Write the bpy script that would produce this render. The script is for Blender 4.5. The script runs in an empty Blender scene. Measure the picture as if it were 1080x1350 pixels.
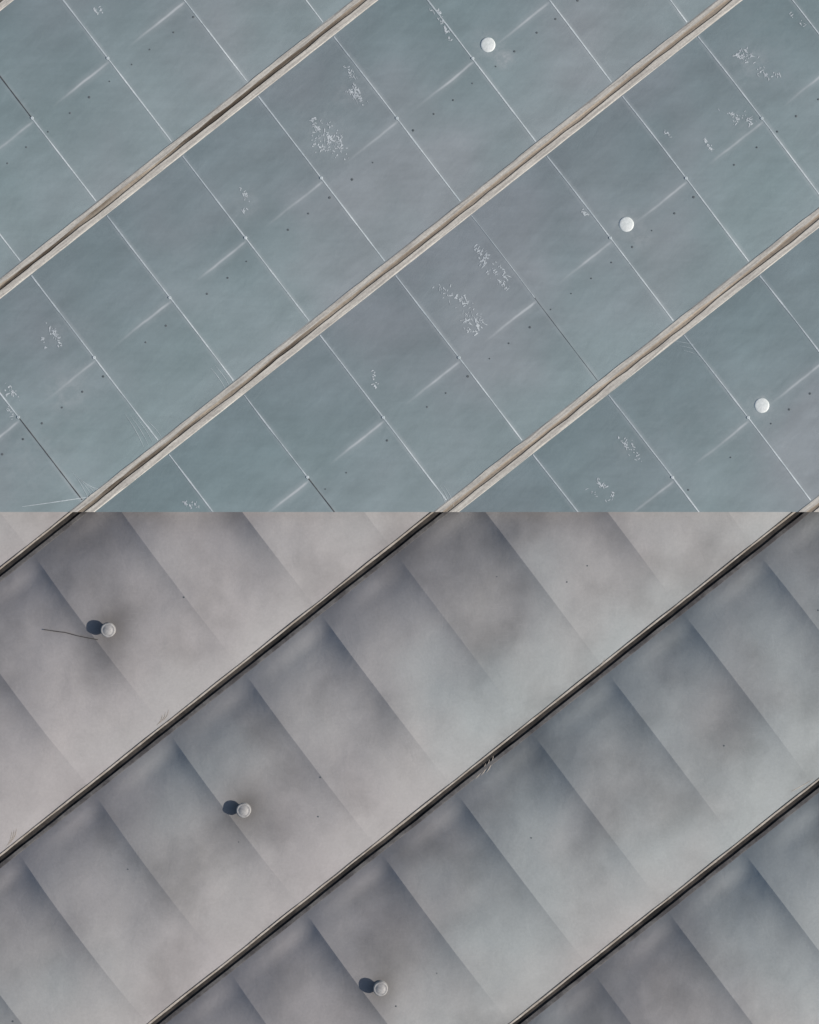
import bpy, bmesh, math, random
from mathutils import Vector, noise
random.seed(7)
S=40.0
ZB=3.5
ZU=.75
XL,YL=24.0,27.0
scene=bpy.context.scene
def px(x,y): return ((x-540)/S,(675-y)/S)

class Lat:
    def __init__(s,o,u,w):
        s.o=px(*o); s.u=(u[0]/S,-u[1]/S); s.w=(w[0]/S,-w[1]/S)
        s.det=s.u[0]*s.w[1]-s.u[1]*s.w[0]
    def P(s,a,b): return (s.o[0]+a*s.u[0]+b*s.w[0], s.o[1]+a*s.u[1]+b*s.w[1])
    def inv(s,x,y):
        x-=s.o[0]; y-=s.o[1]
        return ((x*s.w[1]-y*s.w[0])/s.det,(s.u[0]*y-s.u[1]*x)/s.det)
UP=Lat((605,472),(99.5,-78.6),(181,236))
LO=Lat((408,1002),(100,-79.3),(180,237))
GU=0.036
GL=0.026

def sm(x,a,b):
    t=max(0,min(1,(x-a)/(b-a))); return t*t*(3-2*t)
def h_up(a,b):
    s=b-math.floor(b+.5); t=a-math.floor(a)
    x,y=UP.P(a,b)
    e=1-abs(2*s)**2.0
    z=.24*e-.025*4*t*(1-t)*min(1,e*1.5)
    z+=.03*e*noise.noise(Vector((x*.35,y*.35,1)))
    return z+ZU
def rnd(i,j,k=0):
    return noise.noise(Vector((i*3.7+.3,j*5.1+.7,k*2.3+.1)))
def h_lo(a,b):
    row=math.floor(b+.5); s=b-row; bay=math.floor(a); t=a-bay
    x,y=LO.P(a,b)
    e=1-abs(2*s)**2.3
    z=.84*e
    S_=.115*sm(s,-.5,-.40)*(1-sm(s,-.1,.5)*.88)*(1+.8*rnd(bay,row))
    tt=t**2.1
    z-=S_*(4*tt*(1-tt)*.95+.35*4*t*(1-t))
    z+=min(1,e*1.6)*(.095*noise.noise(Vector((x*.28,y*.28,4)))+.036*noise.noise(Vector((x*.8,y*.8,9)))+.007*noise.noise(Vector((x*2.2,y*2.2,3))))
    return z

# ---------- materials ----------
def mat(name):
    m=bpy.data.materials.new(name); m.use_nodes=True
    nt=m.node_tree; b=nt.nodes['Principled BSDF']
    return m,nt,b
def N(nt,t,**k):
    n=nt.nodes.new(t)
    for a,v in k.items(): setattr(n,a,v)
    return n
def ramp(nt,fac,stops):
    r=N(nt,'ShaderNodeValToRGB'); el=r.color_ramp.elements
    while len(el)<len(stops): el.new(.5)
    for e,(p,c) in zip(el,stops):
        e.position=p; e.color=(c[0],c[1],c[2],1) if not isinstance(c,(int,float)) else (c,c,c,1)
    nt.links.new(fac,r.inputs[0]); return r.outputs[0]
def mix(nt,fac,a,b,mode='MIX'):
    m=N(nt,'ShaderNodeMix',data_type='RGBA',blend_type=mode)
    for i,v in ((0,fac),(6,a),(7,b)):
        if hasattr(v,'is_linked') or hasattr(v,'links'): nt.links.new(v,m.inputs[i])
        elif isinstance(v,(int,float)): m.inputs[i].default_value=v if i==0 else (v,v,v,1)
        else: m.inputs[i].default_value=(*v,1)
    return m.outputs[2]
def noi(nt,vec,scale,detail=4,rough=.55,mp=None,dist=0,rot=0):
    if mp:
        q=N(nt,'ShaderNodeMapping'); q.inputs['Scale'].default_value=mp
        q.inputs['Rotation'].default_value=(0,0,rot)
        nt.links.new(vec,q.inputs[0]); vec=q.outputs[0]
    n=N(nt,'ShaderNodeTexNoise'); n.inputs['Scale'].default_value=scale
    n.inputs['Detail'].default_value=detail; n.inputs['Roughness'].default_value=rough
    n.inputs['Distortion'].default_value=dist
    nt.links.new(vec,n.inputs['Vector']); return n.outputs['Fac']
def mth(nt,op,a,b=None,c=None):
    m=N(nt,'ShaderNodeMath',operation=op)
    for i,v in enumerate((a,b,c)):
        if v is None: continue
        if isinstance(v,(int,float)): m.inputs[i].default_value=v
        else: nt.links.new(v,m.inputs[i])
    return m.outputs[0]
def mrange(nt,v,f0,f1,t0,t1):
    m=N(nt,'ShaderNodeMapRange',interpolation_type='SMOOTHSTEP')
    nt.links.new(v,m.inputs[0])
    for i,q in zip((1,2,3,4),(f0,f1,t0,t1)): m.inputs[i].default_value=q
    return m.outputs[0]
def panelrand(nt,uv):
    ad=N(nt,'ShaderNodeVectorMath',operation='ADD'); ad.inputs[1].default_value=(0.0,.5,0)
    nt.links.new(uv,ad.inputs[0])
    fl=N(nt,'ShaderNodeVectorMath',operation='FLOOR'); nt.links.new(ad.outputs[0],fl.inputs[0])
    w=N(nt,'ShaderNodeTexWhiteNoise',noise_dimensions='2D'); nt.links.new(fl.outputs[0],w.inputs['Vector'])
    return w.outputs['Value']

def film_upper():
    m,nt,b=mat('teal_greenhouse_film')  # teal base and shallow arch stand in for flat bluish light here
    tc=N(nt,'ShaderNodeTexCoord'); uv=tc.outputs['UV']; ob=tc.outputs['Object']
    base=ramp(nt,noi(nt,ob,.13,3,.5),[(.36,(.262,.338,.348)),(.52,(.276,.338,.352)),(.66,(.302,.338,.356))])
    st=ramp(nt,noi(nt,uv,1.0,5,.6,(1.2,12,1),.4),[(.3,.93),(.7,1.07)])
    c=mix(nt,1.0,base,st,'MULTIPLY')
    st=ramp(nt,noi(nt,ob,1.0,5,.65,(.5,3.0,1),.3,-.45),[(.3,.955),(.7,1.045)])
    c=mix(nt,1.0,c,st,'MULTIPLY')
    bl=ramp(nt,noi(nt,ob,.5,4,.55),[(.3,.92),(.7,1.08)])
    c=mix(nt,1.0,c,bl,'MULTIPLY')
    pr=ramp(nt,panelrand(nt,uv),[(0,.965),(1,1.035)])
    c=mix(nt,1.0,c,pr,'MULTIPLY')
    fg=ramp(nt,noi(nt,ob,9,3,.7),[(.3,.98),(.7,1.02)])
    c=mix(nt,1.0,c,fg,'MULTIPLY')
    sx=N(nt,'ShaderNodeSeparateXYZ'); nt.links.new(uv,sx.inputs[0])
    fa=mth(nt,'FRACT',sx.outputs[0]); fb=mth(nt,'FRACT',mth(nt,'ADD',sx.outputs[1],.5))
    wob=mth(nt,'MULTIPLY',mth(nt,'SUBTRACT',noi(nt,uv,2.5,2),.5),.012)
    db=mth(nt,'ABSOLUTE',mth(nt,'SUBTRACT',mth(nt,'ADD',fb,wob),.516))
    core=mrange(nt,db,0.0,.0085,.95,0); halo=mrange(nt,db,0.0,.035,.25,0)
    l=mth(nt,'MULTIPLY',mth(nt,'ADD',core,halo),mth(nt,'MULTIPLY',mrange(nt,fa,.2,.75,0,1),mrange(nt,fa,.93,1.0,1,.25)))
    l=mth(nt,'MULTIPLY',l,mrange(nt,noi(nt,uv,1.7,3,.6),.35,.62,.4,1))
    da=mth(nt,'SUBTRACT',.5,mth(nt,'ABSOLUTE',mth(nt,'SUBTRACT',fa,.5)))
    l2=mth(nt,'MULTIPLY',mrange(nt,da,0,.05,.34,0),mrange(nt,noi(nt,uv,2.1,3,.6),.4,.65,.2,1))  # soft glow beside the seams, painted into the film colour
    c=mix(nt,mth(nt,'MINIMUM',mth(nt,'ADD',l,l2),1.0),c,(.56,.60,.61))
    at=N(nt,'ShaderNodeAttribute',attribute_name='stain_glow_shade')
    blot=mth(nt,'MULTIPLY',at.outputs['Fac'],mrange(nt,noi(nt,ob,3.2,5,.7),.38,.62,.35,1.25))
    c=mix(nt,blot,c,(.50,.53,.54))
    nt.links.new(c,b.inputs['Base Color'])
    b.inputs['Roughness'].default_value=.65; b.inputs['Specular IOR Level'].default_value=.25
    bp=N(nt,'ShaderNodeBump'); bp.inputs['Strength'].default_value=.18; bp.inputs['Distance'].default_value=.05
    nt.links.new(noi(nt,uv,2.0,4,.6,(2,9,1),.5),bp.inputs['Height']); nt.links.new(bp.outputs[0],b.inputs['Normal'])
    return m
def film_lower():
    m,nt,b=mat('grey_greenhouse_film')
    tc=N(nt,'ShaderNodeTexCoord'); uv=tc.outputs['UV']; ob=tc.outputs['Object']
    base=ramp(nt,noi(nt,ob,.10,3,.5),[(.40,(.400,.382,.378)),(.52,(.400,.393,.385)),(.64,(.372,.398,.396))])
    bl=ramp(nt,noi(nt,ob,.38,4,.5),[(.32,.78),(.5,1.0),(.7,1.07)])  # soft cloudy shading put into the base colour as noise
    c=mix(nt,1.0,base,bl,'MULTIPLY')
    pr=ramp(nt,panelrand(nt,uv),[(0,.96),(1,1.04)])
    c=mix(nt,1.0,c,pr,'MULTIPLY')
    st=ramp(nt,noi(nt,uv,1.5,5,.65,(1.5,5,1),.5),[(.3,.95),(.7,1.05)])
    c=mix(nt,1.0,c,st,'MULTIPLY')
    fg=ramp(nt,noi(nt,ob,11,4,.75),[(.3,.94),(.7,1.05)])
    c=mix(nt,1.0,c,fg,'MULTIPLY')
    # faint scuffs
    for rot,mp in((.9,(.8,14,1)),(-.5,(.7,16,1))):
        sc=mth(nt,'MULTIPLY',mrange(nt,noi(nt,ob,1.6,3,.6,mp,.3,rot),.64,.72,0,1),mrange(nt,noi(nt,ob,.5,2),.5,.62,0,.22))
        c=mix(nt,sc,c,(.52,.50,.48))
    at=N(nt,'ShaderNodeAttribute',attribute_name='stain_glow_shade')
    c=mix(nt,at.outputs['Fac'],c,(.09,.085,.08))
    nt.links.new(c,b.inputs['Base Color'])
    b.inputs['Roughness'].default_value=.7; b.inputs['Specular IOR Level'].default_value=.2
    bp=N(nt,'ShaderNodeBump'); bp.inputs['Strength'].default_value=.24; bp.inputs['Distance'].default_value=.05
    nt.links.new(noi(nt,ob,1.6,5,.6,None,.6),bp.inputs['Height']); nt.links.new(bp.outputs[0],b.inputs['Normal'])
    return m
def dirty(name,c1,c2,scale=1.5,rough=.75,lo=.4,hi=.6,uvm=None,east=None):
    m,nt,b=mat(name); tc=N(nt,'ShaderNodeTexCoord')
    f=noi(nt,tc.outputs['UV'] if uvm else tc.outputs['Object'],scale,6,.65,uvm)
    c=ramp(nt,f,[(lo,c1),(hi,c2)])
    if east:
        sx=N(nt,'ShaderNodeSeparateXYZ'); nt.links.new(tc.outputs['Object'],sx.inputs[0])
        c=mix(nt,mrange(nt,sx.outputs[0],-6,2,0,.6),c,east)
    fg=ramp(nt,noi(nt,tc.outputs['Object'],14,3,.7),[(.3,.85),(.7,1.12)])
    c=mix(nt,1.0,c,fg,'MULTIPLY')
    nt.links.new(c,b.inputs['Base Color']); b.inputs['Roughness'].default_value=rough
    b.inputs['Specular IOR Level'].default_value=.25
    return m
M_up=film_upper(); M_lo=film_lower()
M_lip=dirty('weathered_cream_gutter_lip',(.50,.47,.42),(.74,.70,.62),1.2,uvm=(2.2,30,1))
M_grv=dirty('gutter_sediment',(.10,.08,.06),(.50,.43,.34),1.0,.9,.42,.66,(.7,8,1),(.46,.39,.31))
M_lipL=dirty('gutter_flashing_pale',(.50,.43,.35),(.68,.61,.52),2)
M_grvL=dirty('gutter_dark_groove',(.030,.028,.026),(.09,.08,.07),.8,.9)  # near-black groove bottom
M_lipD=dirty('gutter_flashing_dark',(.09,.085,.085),(.18,.175,.17),1.5)
M_seam=dirty('pale_seam_tape',(.52,.59,.61),(.74,.80,.81),.9,.6,.38,.62)
M_seamD=dirty('dark_open_seam',(.07,.075,.08),(.13,.13,.13),2)
M_res=dirty('white_residue',(.56,.61,.63),(.72,.77,.78),6)
M_dot=dirty('dark_screw_head',(.12,.14,.15),(.18,.20,.21),6)
M_cap=dirty('white_painted_vent_cap',(.86,.91,.88),(.90,.93,.90),3,.5)
M_capG=dirty('galvanised_vent_cap',(.40,.39,.38),(.52,.51,.49),5,.5)
M_pipe=dirty('grey_vent_pipe',(.30,.30,.29),(.40,.39,.38),5,.6)
M_wire=dirty('dark_cable',(.09,.08,.075),(.14,.13,.12),5)
M_wall=dirty('greenhouse_wall_film',(.35,.36,.36),(.45,.46,.46),1)
M_gnd=dirty('gravel_ground',(.10,.085,.065),(.20,.175,.14),.6,.95)

# ---------- mesh helpers ----------
def clip(bm,side):
    def cut(co,no):
        g=bm.verts[:]+bm.edges[:]+bm.faces[:]
        bmesh.ops.bisect_plane(bm,geom=g,plane_co=co,plane_no=no,clear_outer=True,dist=1e-5)
    cut((0,0,0),(0,-side,0)); cut((0,side*YL,0),(0,side,0))
    cut((XL,0,0),(1,0,0)); cut((-XL,0,0),(-1,0,0))
def finish(bm,name,mats,parent=None,smooth=True,side=None):
    if side: clip(bm,side)
    me=bpy.data.meshes.new(name); bm.to_mesh(me); bm.free()
    for m in mats: me.materials.append(m)
    if smooth:
        for p in me.polygons: p.use_smooth=True
    o=bpy.data.objects.new(name,me); scene.collection.objects.link(o)
    if parent: o.parent=parent
    return o
def empty(name):
    o=bpy.data.objects.new(name,None); scene.collection.objects.link(o); return o

def arange_ab(L,side):
    cs=[L.inv(x,y) for x in(-XL,XL) for y in (0,side*YL)]
    A=[c[0] for c in cs];B=[c[1] for c in cs]
    return math.floor(min(A))-1,math.ceil(max(A))+1,math.floor(min(B))-1,math.ceil(max(B))+1

def stain_glow_up(x,y):
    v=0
    for (cx,cy,r,k) in ST_GLOW_UP:
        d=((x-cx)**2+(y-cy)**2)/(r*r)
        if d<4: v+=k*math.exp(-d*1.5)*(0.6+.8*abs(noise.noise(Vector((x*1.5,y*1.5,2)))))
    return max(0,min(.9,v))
def soot_shade_lo(x,y):
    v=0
    for (cx,cy,r,k) in ST_SHADE_LO:
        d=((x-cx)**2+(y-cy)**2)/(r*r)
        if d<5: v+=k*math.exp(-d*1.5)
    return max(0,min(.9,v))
ST_GLOW_UP=[(*px(430,180),.9,.3),(*px(465,120),.75,.28),(*px(610,405),.75,.2),(*px(650,355),.6,.2),(*px(990,85),.8,.24),(*px(975,165),.5,.2),(*px(90,515),.8,.35),(*px(325,270),.55,.28),(*px(75,440),.45,.25),(*px(828,590),.45,.2),
       (*px(665,78),.32,.8),(*px(845,315),.35,.5),(*px(643,61),.5,.5),(*px(825,297),.5,.5),(*px(1003,535),.5,.5),(*px(300,60),2,.06),(*px(40,600),2,.14),(*px(930,560),2.2,.08),(*px(1010,60),2.2,.08)]  # vent entries paint the pale glow around the caps; the rest are stains
ST_SHADE_LO=[]
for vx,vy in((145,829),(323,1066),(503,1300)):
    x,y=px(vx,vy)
    ST_SHADE_LO+= [(x-.15,y-.55,.85,.26),(x+.25,y+.5,.8,.26),(x,y,.55,.35)]  # soot around each vent, plus painted shade of the hollow beside it

def roof(L,side,h,G,stain_glow_shade,material,name,parent,n1,n2):
    a0,a1,b0,b1=arange_ab(L,side)
    bm=bmesh.new(); uvl=bm.loops.layers.uv.new('UVMap'); sl=bm.verts.layers.float.new('stain_glow_shade')
    for r in range(b0,b1+1):
        grid=[]
        for i in range((a1-a0)*n1+1):
            a=a0+i/n1; col=[]
            for j in range(n2+1):
                s=-.5+G+(1-2*G)*j/n2
                b=r+s; x,y=L.P(a,b)
                if abs(x)>XL+1 or y*side<-1 or y*side>YL+1: col.append(None); continue
                z=h(a,r+ (s/(.5-G))*.4999)
                v=bm.verts.new((x,y,ZB+z)); v[sl]=stain_glow_shade(x,y); col.append((v,a,b))
            grid.append(col)
        for i in range(len(grid)-1):
            for j in range(n2):
                q=[grid[i][j],grid[i+1][j],grid[i+1][j+1],grid[i][j+1]]
                if None in q: continue
                f=bm.faces.new([k[0] for k in reversed(q)])
                for lo,k in zip(f.loops,reversed(q)): lo[uvl].uv=(k[1],k[2])
                if i%n1==0:
                    e=bm.edges.get((grid[i][j][0],grid[i][j+1][0]))
                    if e: e.smooth=False
    bmesh.ops.recalc_face_normals(bm,faces=bm.faces[:])
    clip(bm,side)
    ed=[e for e in bm.edges if len(e.link_faces)==1 and abs(e.verts[0].co.y)<1e-4 and abs(e.verts[1].co.y)<1e-4]
    vm={}
    for e in ed:
        for v in e.verts:
            if v not in vm:
                n=bm.verts.new((v.co.x,v.co.y+side*.01,ZB-.4)); vm[v]=n
    for e in ed:
        a,b=e.verts
        f=bm.faces.new((a,b,vm[b],vm[a])); f.material_index=1; e.smooth=False
    o=finish(bm,name,[material,M_wall],parent,True)
    me=o.data
    if me.polygons[0].normal.z<0: me.flip_normals()
    return o

def gutters(L,side,prof,name,parent,mats,wob,seed,zo=0):
    a0,a1,b0,b1=arange_ab(L,side)
    bm=bmesh.new(); uvl=bm.loops.layers.uv.new('UVMap')
    wl=math.hypot(*L.w); wd=(L.w[0]/wl,L.w[1]/wl)
    n=10
    for r in range(b0,b1+1):
        prev=None
        for i in range((a1-a0)*n+1):
            a=a0+i/n; x,y=L.P(a,r+.5); cur=[]
            for k,(o,z,m) in enumerate(prof):
                w=wob if 0<k<len(prof)-1 else 0
                oo=o+w*noise.noise(Vector((a*1.3,r*7+seed,k//2*3.0)))+w*.6*noise.noise(Vector((a*5,r*7+seed,k//2*3.0)))
                cur.append((bm.verts.new((x+wd[0]*oo,y+wd[1]*oo,ZB+z+zo)),a,r*3.1+oo/3))
            if prev:
                for k in range(len(prof)-1):
                    q=[prev[k],prev[k+1],cur[k+1],cur[k]]
                    f=bm.faces.new([t[0] for t in q]); f.material_index=prof[k][2]
                    for lo,t in zip(f.loops,q): lo[uvl].uv=(t[1],t[2])
            prev=cur
    o=finish(bm,name,mats,parent,False,side)
    return o

def ribbon(bm,pts,w,mi=0,taper=False):
    prev=None; n=len(pts)
    for i,p in enumerate(pts):
        q=pts[min(i+1,n-1)]; r=pts[max(i-1,0)]
        d=Vector((q[0]-r[0],q[1]-r[1],0)).normalized(); nn=Vector((-d.y,d.x,0))
        ww=w*(1+.5*noise.noise(Vector((p[0]*2,p[1]*2,0))))
        if taper: ww*=.15+.85*math.sin(math.pi*min(1,(i+.3)/(n)))
        cur=(bm.verts.new(Vector(p)+nn*ww/2),bm.verts.new(Vector(p)-nn*ww/2))
        if prev:
            f=bm.faces.new((prev[0],prev[1],cur[1],cur[0])); f.material_index=mi
        prev=cur
def zup(a,b,G=GU):
    r=math.floor(b+.5); s=b-r
    return ZB+h_up(a,r+max(-.4999,min(.4999,(s/(.5-G))*.4999)))
def zlo(a,b,G=GL):
    r=math.floor(b+.5); s=b-r
    return ZB+h_lo(a,r+max(-.4999,min(.4999,(s/(.5-G))*.4999)))
def surf(x,y):
    if y>0: return zup(*UP.inv(x,y))
    return zlo(*LO.inv(x,y))

# ---------- upper block ----------
gh=empty('teal_film_greenhouse')
roof(UP,1,h_up,GU,stain_glow_up,M_up,'film_roof',gh,16,36)
gw=GU*math.hypot(*UP.w)
gutters(UP,1,[(-gw,0,0),(-gw+.03,.02,0),(-.075,.025,1),(-.035,-.005,1),(.03,-.005,1),(.06,.025,0),(gw-.03,.02,0),(gw,0,0)],
        'gutters',gh,[M_lip,M_grv],.045,0,ZU)
bm=bmesh.new()
a0,a1,b0,b1=arange_ab(UP,1)
for a in range(a0,a1+1):
    for r in range(b0,b1+1):
        for lo,hi in((-.46,0),(0,.46)):
            x,y=UP.P(a,r+(lo+hi)/2)
            if abs(x)>XL+4 or y<-4 or y>YL+4: continue
            mi=0; w=.042
            if (a,r) in((-2,0),(-4,-1)) and lo==0: mi=1;w=.03
            if (a,r)==(-2,-2) and lo<0: mi=1;w=.03
            if (a,r)==(1,0): w=.02
            if (a,r)==(1,0) and lo==0: mi=1;w=.010
            pts=[]
            for k in range(19):
                b=r+lo+(hi-lo)*k/18; aa=a+.007*noise.noise(Vector((a*9,b*1.7,0)))
                x,y=UP.P(aa,b); pts.append((x,y,zup(a,b)+.009))
            ribbon(bm,pts,w,mi)
finish(bm,'seam_tapes',[M_seam,M_seamD],gh,False,1)
def disc(bm,x,y,z,r,h=.008,seg=8,mi=0):
    vs=[];vt=[]
    for i in range(seg):
        t=2*math.pi*i/seg; vs.append(bm.verts.new((x+r*math.cos(t),y+r*math.sin(t),z))); vt.append(bm.verts.new((x+r*.8*math.cos(t),y+r*.8*math.sin(t),z+h)))
    bm.faces.new(vt).material_index=mi
    for i in range(seg):
        bm.faces.new((vs[i],vs[(i+1)%seg],vt[(i+1)%seg],vt[i])).material_index=mi
bm=bmesh.new()
for r in range(b0,b1+1):
    i=0
    while True:
        a=a0+i*.2715; i+=1
        if a>a1: break
        b=r+.088+.004*random.uniform(-1,1); x,y=UP.P(a+.02*random.uniform(-1,1),b)
        if abs(x)>XL or y<.2 or y>YL or random.random()<.12: continue
        disc(bm,x,y,surf(x,y)+.004,random.uniform(.024,.044))
for r in range(b0,b1+1):
    for a in range(a0,a1+1):
        x,y=UP.P(a,r)
        if abs(x)<XL and .2<y<YL and random.random()<.75: disc(bm,x,y,surf(x,y)+.012,.055,.01,10,1)
finish(bm,'screw_heads',[M_dot,M_seam],gh,False)
CL=[(430,180,34,30,130),(412,165,14,14,50),(462,112,15,28,90),(472,130,10,16,45),(605,405,34,34,80),(622,430,14,12,50),(638,345,12,26,75),(660,368,12,26,60),(75,440,12,22,50),(60,452,5,12,10),
    (322,268,16,18,34),(580,32,12,22,36),(592,48,6,12,16),(828,590,14,26,42),(790,645,24,18,36),(985,75,22,20,56),(1010,100,22,16,32),(975,160,22,18,56),
    (935,190,10,14,22),(495,500,10,16,22),(768,280,9,10,18),(130,16,9,14,22),(250,660,12,14,30),(12,510,14,28,26),(20,545,16,14,12),(1045,30,20,20,10),(880,180,10,10,8)]
bm=bmesh.new()
for cx,cy,rx,ry,n in CL:
    subs=[(random.uniform(-.75,.75),random.uniform(-.75,.75)) for _ in range(max(3,n//9))]
    for _ in range(n):
        sx_,sy_=random.choice(subs)
        t=random.uniform(0,6.28); q=abs(random.gauss(0,.24))
        lx=rx*(sx_+q*math.cos(t))*.8; ly=ry*(sy_+q*math.sin(t)*1.2)
        X=cx+lx+ .45*ly; Y=cy+ly*.9
        x,y=px(X,Y)
        if y<.1: continue
        l=random.uniform(.014,.065)*(1 if random.random()<.85 else 1.8); w=random.uniform(.009,.026)
        an=random.choice((-.9,.65,.65,-.9,0,1.5))+random.uniform(-.5,.5)
        m=random.randint(6,8); vs=[]
        for i in range(m):
            tt=2*math.pi*i/m; rr=random.uniform(.6,1.2)
            ax=l*rr*math.cos(tt); ay=w*rr*math.sin(tt)
            X2=x+ax*math.cos(an)-ay*math.sin(an); Y2=y+ax*math.sin(an)+ay*math.cos(an)
            vs.append(bm.verts.new((X2,Y2,surf(X2,Y2)+.006+random.uniform(0,.003))))
        bm.faces.new(vs)
finish(bm,'residue_flakes',[M_res],gh,False)
bm=bmesh.new()
def crease(x0,y0,x1,y1,w=.02):
    p=[]
    for k in range(9):
        t=k/8; X=x0+(x1-x0)*t+2*math.sin(t*3); Y=y0+(y1-y0)*t
        x,y=px(X,Y); p.append((x,y,surf(x,y)+.01))
    ribbon(bm,p,w,0,True)
for i in range(5): crease(165+i*7,545+i*2,190+i*6,590-i*3,.012)
for i in range(6): crease(95+i*5,620+i*5,118+i*5,660-i*3,.014)
for i in range(3): crease(278+i*6,485-i*3,298+i*6,515-i*3,.012)
for i in range(3): crease(575+i*5,640,588+i*5,668,.012)
crease(30,668,118,655,.03)
for i in range(3): crease(890+i*5,450+i*6,915,455+i*6,.012)
finish(bm,'film_creases',[M_seam],gh,False,1)

# ---------- lower block ----------
gl=empty('grey_film_greenhouse')
roof(LO,-1,h_lo,GL,soot_shade_lo,M_lo,'film_roof',gl,28,44)
gw=GL*math.hypot(*LO.w)
gutters(LO,-1,[(-gw,0,0),(-gw+.02,.03,0),(-gw+.07,.03,1),(-gw+.08,-.05,1),(-gw+.24,-.05,1),(-gw+.26,.012,2),(gw-.02,.015,2),(gw,0,2)],
        'gutters',gl,[M_lipL,M_grvL,M_lipD],.022,40)
bm=bmesh.new()
a0,a1,b0,b1=arange_ab(LO,-1)
for r in range(b0,b1+1):
    i=0
    while True:
        a=a0+i*.27; i+=1
        if a>a1: break
        b=r+random.choice((.09,.09,-.12,.22)); x,y=LO.P(a,b)
        if abs(x)>XL or y>-.2 or y<-YL or random.random()<.72: continue
        disc(bm,x,y,surf(x,y)+.003,random.uniform(.018,.034))
finish(bm,'screw_heads',[M_dot],gl,False)
bm=bmesh.new()
def crease2(x0,y0,x1,y1,w=.02,m=0,bow=2):
    p=[]
    for k in range(9):
        t=k/8; X=x0+(x1-x0)*t+bow*math.sin(t*3.1); Y=y0+(y1-y0)*t
        x,y=px(X,Y); p.append((x,y,surf(x,y)+.012))
    ribbon(bm,p,w,m,True)
for i in range(3): crease2(628+i*7,1028-i*4,641+i*5,1008-i*5,.028)
for i in range(3): crease2(205+i*4,958-i*3,213+i*4,943-i*3,.02)
for i in range(3): crease2(5+i*3,1120-i*3,14+i*3,1098-i*2,.02)
crease2(780,890,800,868,.02); crease2(1045,1045,1075,1028,.02)
finish(bm,'loose_film_edges',[M_lipL],gl,False,-1)

def walls(side,par):
    bm=bmesh.new()
    y0,y1=sorted((side*.03,side*YL))
    c=[(-XL,y0),(XL,y0),(XL,y1),(-XL,y1)]
    for i in range(4):
        (xa,ya),(xb,yb)=c[i],c[(i+1)%4]
        if i==(0 if side>0 else 2): top=ZB-.25
        else: top=ZB+(ZU if side>0 else 0)
        vs=[bm.verts.new(p) for p in((xa,ya,0),(xb,yb,0),(xb,yb,top),(xa,ya,top))]
        bm.faces.new(vs)
    finish(bm,'side_walls',[M_wall],par,False)
walls(1,gh); walls(-1,gl)

# ---------- vents ----------
def lathe(bm,prof,seg=32):
    rings=[]
    for r,z,m in prof:
        rings.append([bm.verts.new((r*math.cos(2*math.pi*i/seg),r*math.sin(2*math.pi*i/seg),z)) for i in range(seg)])
    for k in range(len(prof)-1):
        for i in range(seg):
            f=bm.faces.new((rings[k][i],rings[k][(i+1)%seg],rings[k+1][(i+1)%seg],rings[k+1][i])); f.material_index=prof[k][2]
    bm.faces.new(rings[-1]).material_index=prof[-1][2]
def vent(name,X,Y,prof,mats):
    x,y=px(X,Y)
    bm=bmesh.new(); lathe(bm,prof)
    o=finish(bm,name,mats,None,True); o.location=(x,y,surf(x,y))
    return o
pu=[(.25,-.05,0),(.245,.006,0),(.235,.016,0),(.20,.024,0),(.12,.030,0),(.05,.032,0),(.02,.0325,0)]
for X,Y in((643,61),(825,297),(1003,535)): vent('roof_vent_cap',X,Y,pu,[M_cap])
pl=[(.24,-.1,1),(.24,.012,1),(.17,.03,1),(.16,.24,1),(.225,.25,0),(.24,.27,0),(.24,.30,0),(.225,.325,0),(.20,.335,0),(.185,.330,0),(.17,.332,0),(.14,.35,0),(.10,.365,0),(.05,.375,0),(.015,.377,0)]
for X,Y in((144,830),(322,1067),(502,1301)): vent('roof_vent_pipe',X,Y,pl,[M_capG,M_pipe])
cu=bpy.data.curves.new('loose_cable','CURVE'); cu.dimensions='3D'; cu.bevel_depth=.014
cp=[(58,830),(72,832),(88,834),(103,838),(118,841),(130,843)]
sp=cu.splines.new('POLY'); sp.points.add(len(cp)-1)
for p,(X,Y) in zip(sp.points,cp):
    x,y=px(X,Y); p.co=(x,y,surf(x,y)+.03,1)
cu.materials.append(M_wire)
o=bpy.data.objects.new('loose_cable',cu); scene.collection.objects.link(o)

bm=bmesh.new()
R=600
bm.faces.new([bm.verts.new(p) for p in((-R,-R,0),(R,-R,0),(R,R,0),(-R,R,0))])
finish(bm,'ground',[M_gnd],None,False)

# ---------- light ----------
el=math.radians(32)
hx,hy=.985,-.17
d=Vector((hx*math.cos(el),hy*math.cos(el),math.sin(el))).normalized()
sun=bpy.data.lights.new('sun','SUN'); sun.energy=3.5; sun.angle=math.radians(.9); sun.color=(1,.935,.865)
so=bpy.data.objects.new('sun',sun); scene.collection.objects.link(so)
so.rotation_euler=d.to_track_quat('Z','Y').to_euler(); so.location=(0,0,40)
w=bpy.data.worlds.new('World'); scene.world=w; w.use_nodes=True
nt=w.node_tree; sky=nt.nodes.new('ShaderNodeTexSky'); sky.sky_type='NISHITA'; sky.sun_disc=False
sky.sun_elevation=el; sky.sun_rotation=math.atan2(d.x,d.y)
nt.links.new(sky.outputs[0],nt.nodes['Background'].inputs[0]); nt.nodes['Background'].inputs[1].default_value=.07
scene.view_settings.view_transform='Standard'; scene.view_settings.look='None'; scene.view_settings.exposure=0

DIST=120
cam=bpy.data.cameras.new('camera'); co=bpy.data.objects.new('camera',cam); scene.collection.objects.link(co)
co.location=(0,0,ZB+.6+DIST); cam.sensor_fit='VERTICAL'; cam.sensor_height=24
cam.lens=12/(33.75/2/DIST); cam.clip_end=2000
scene.camera=co
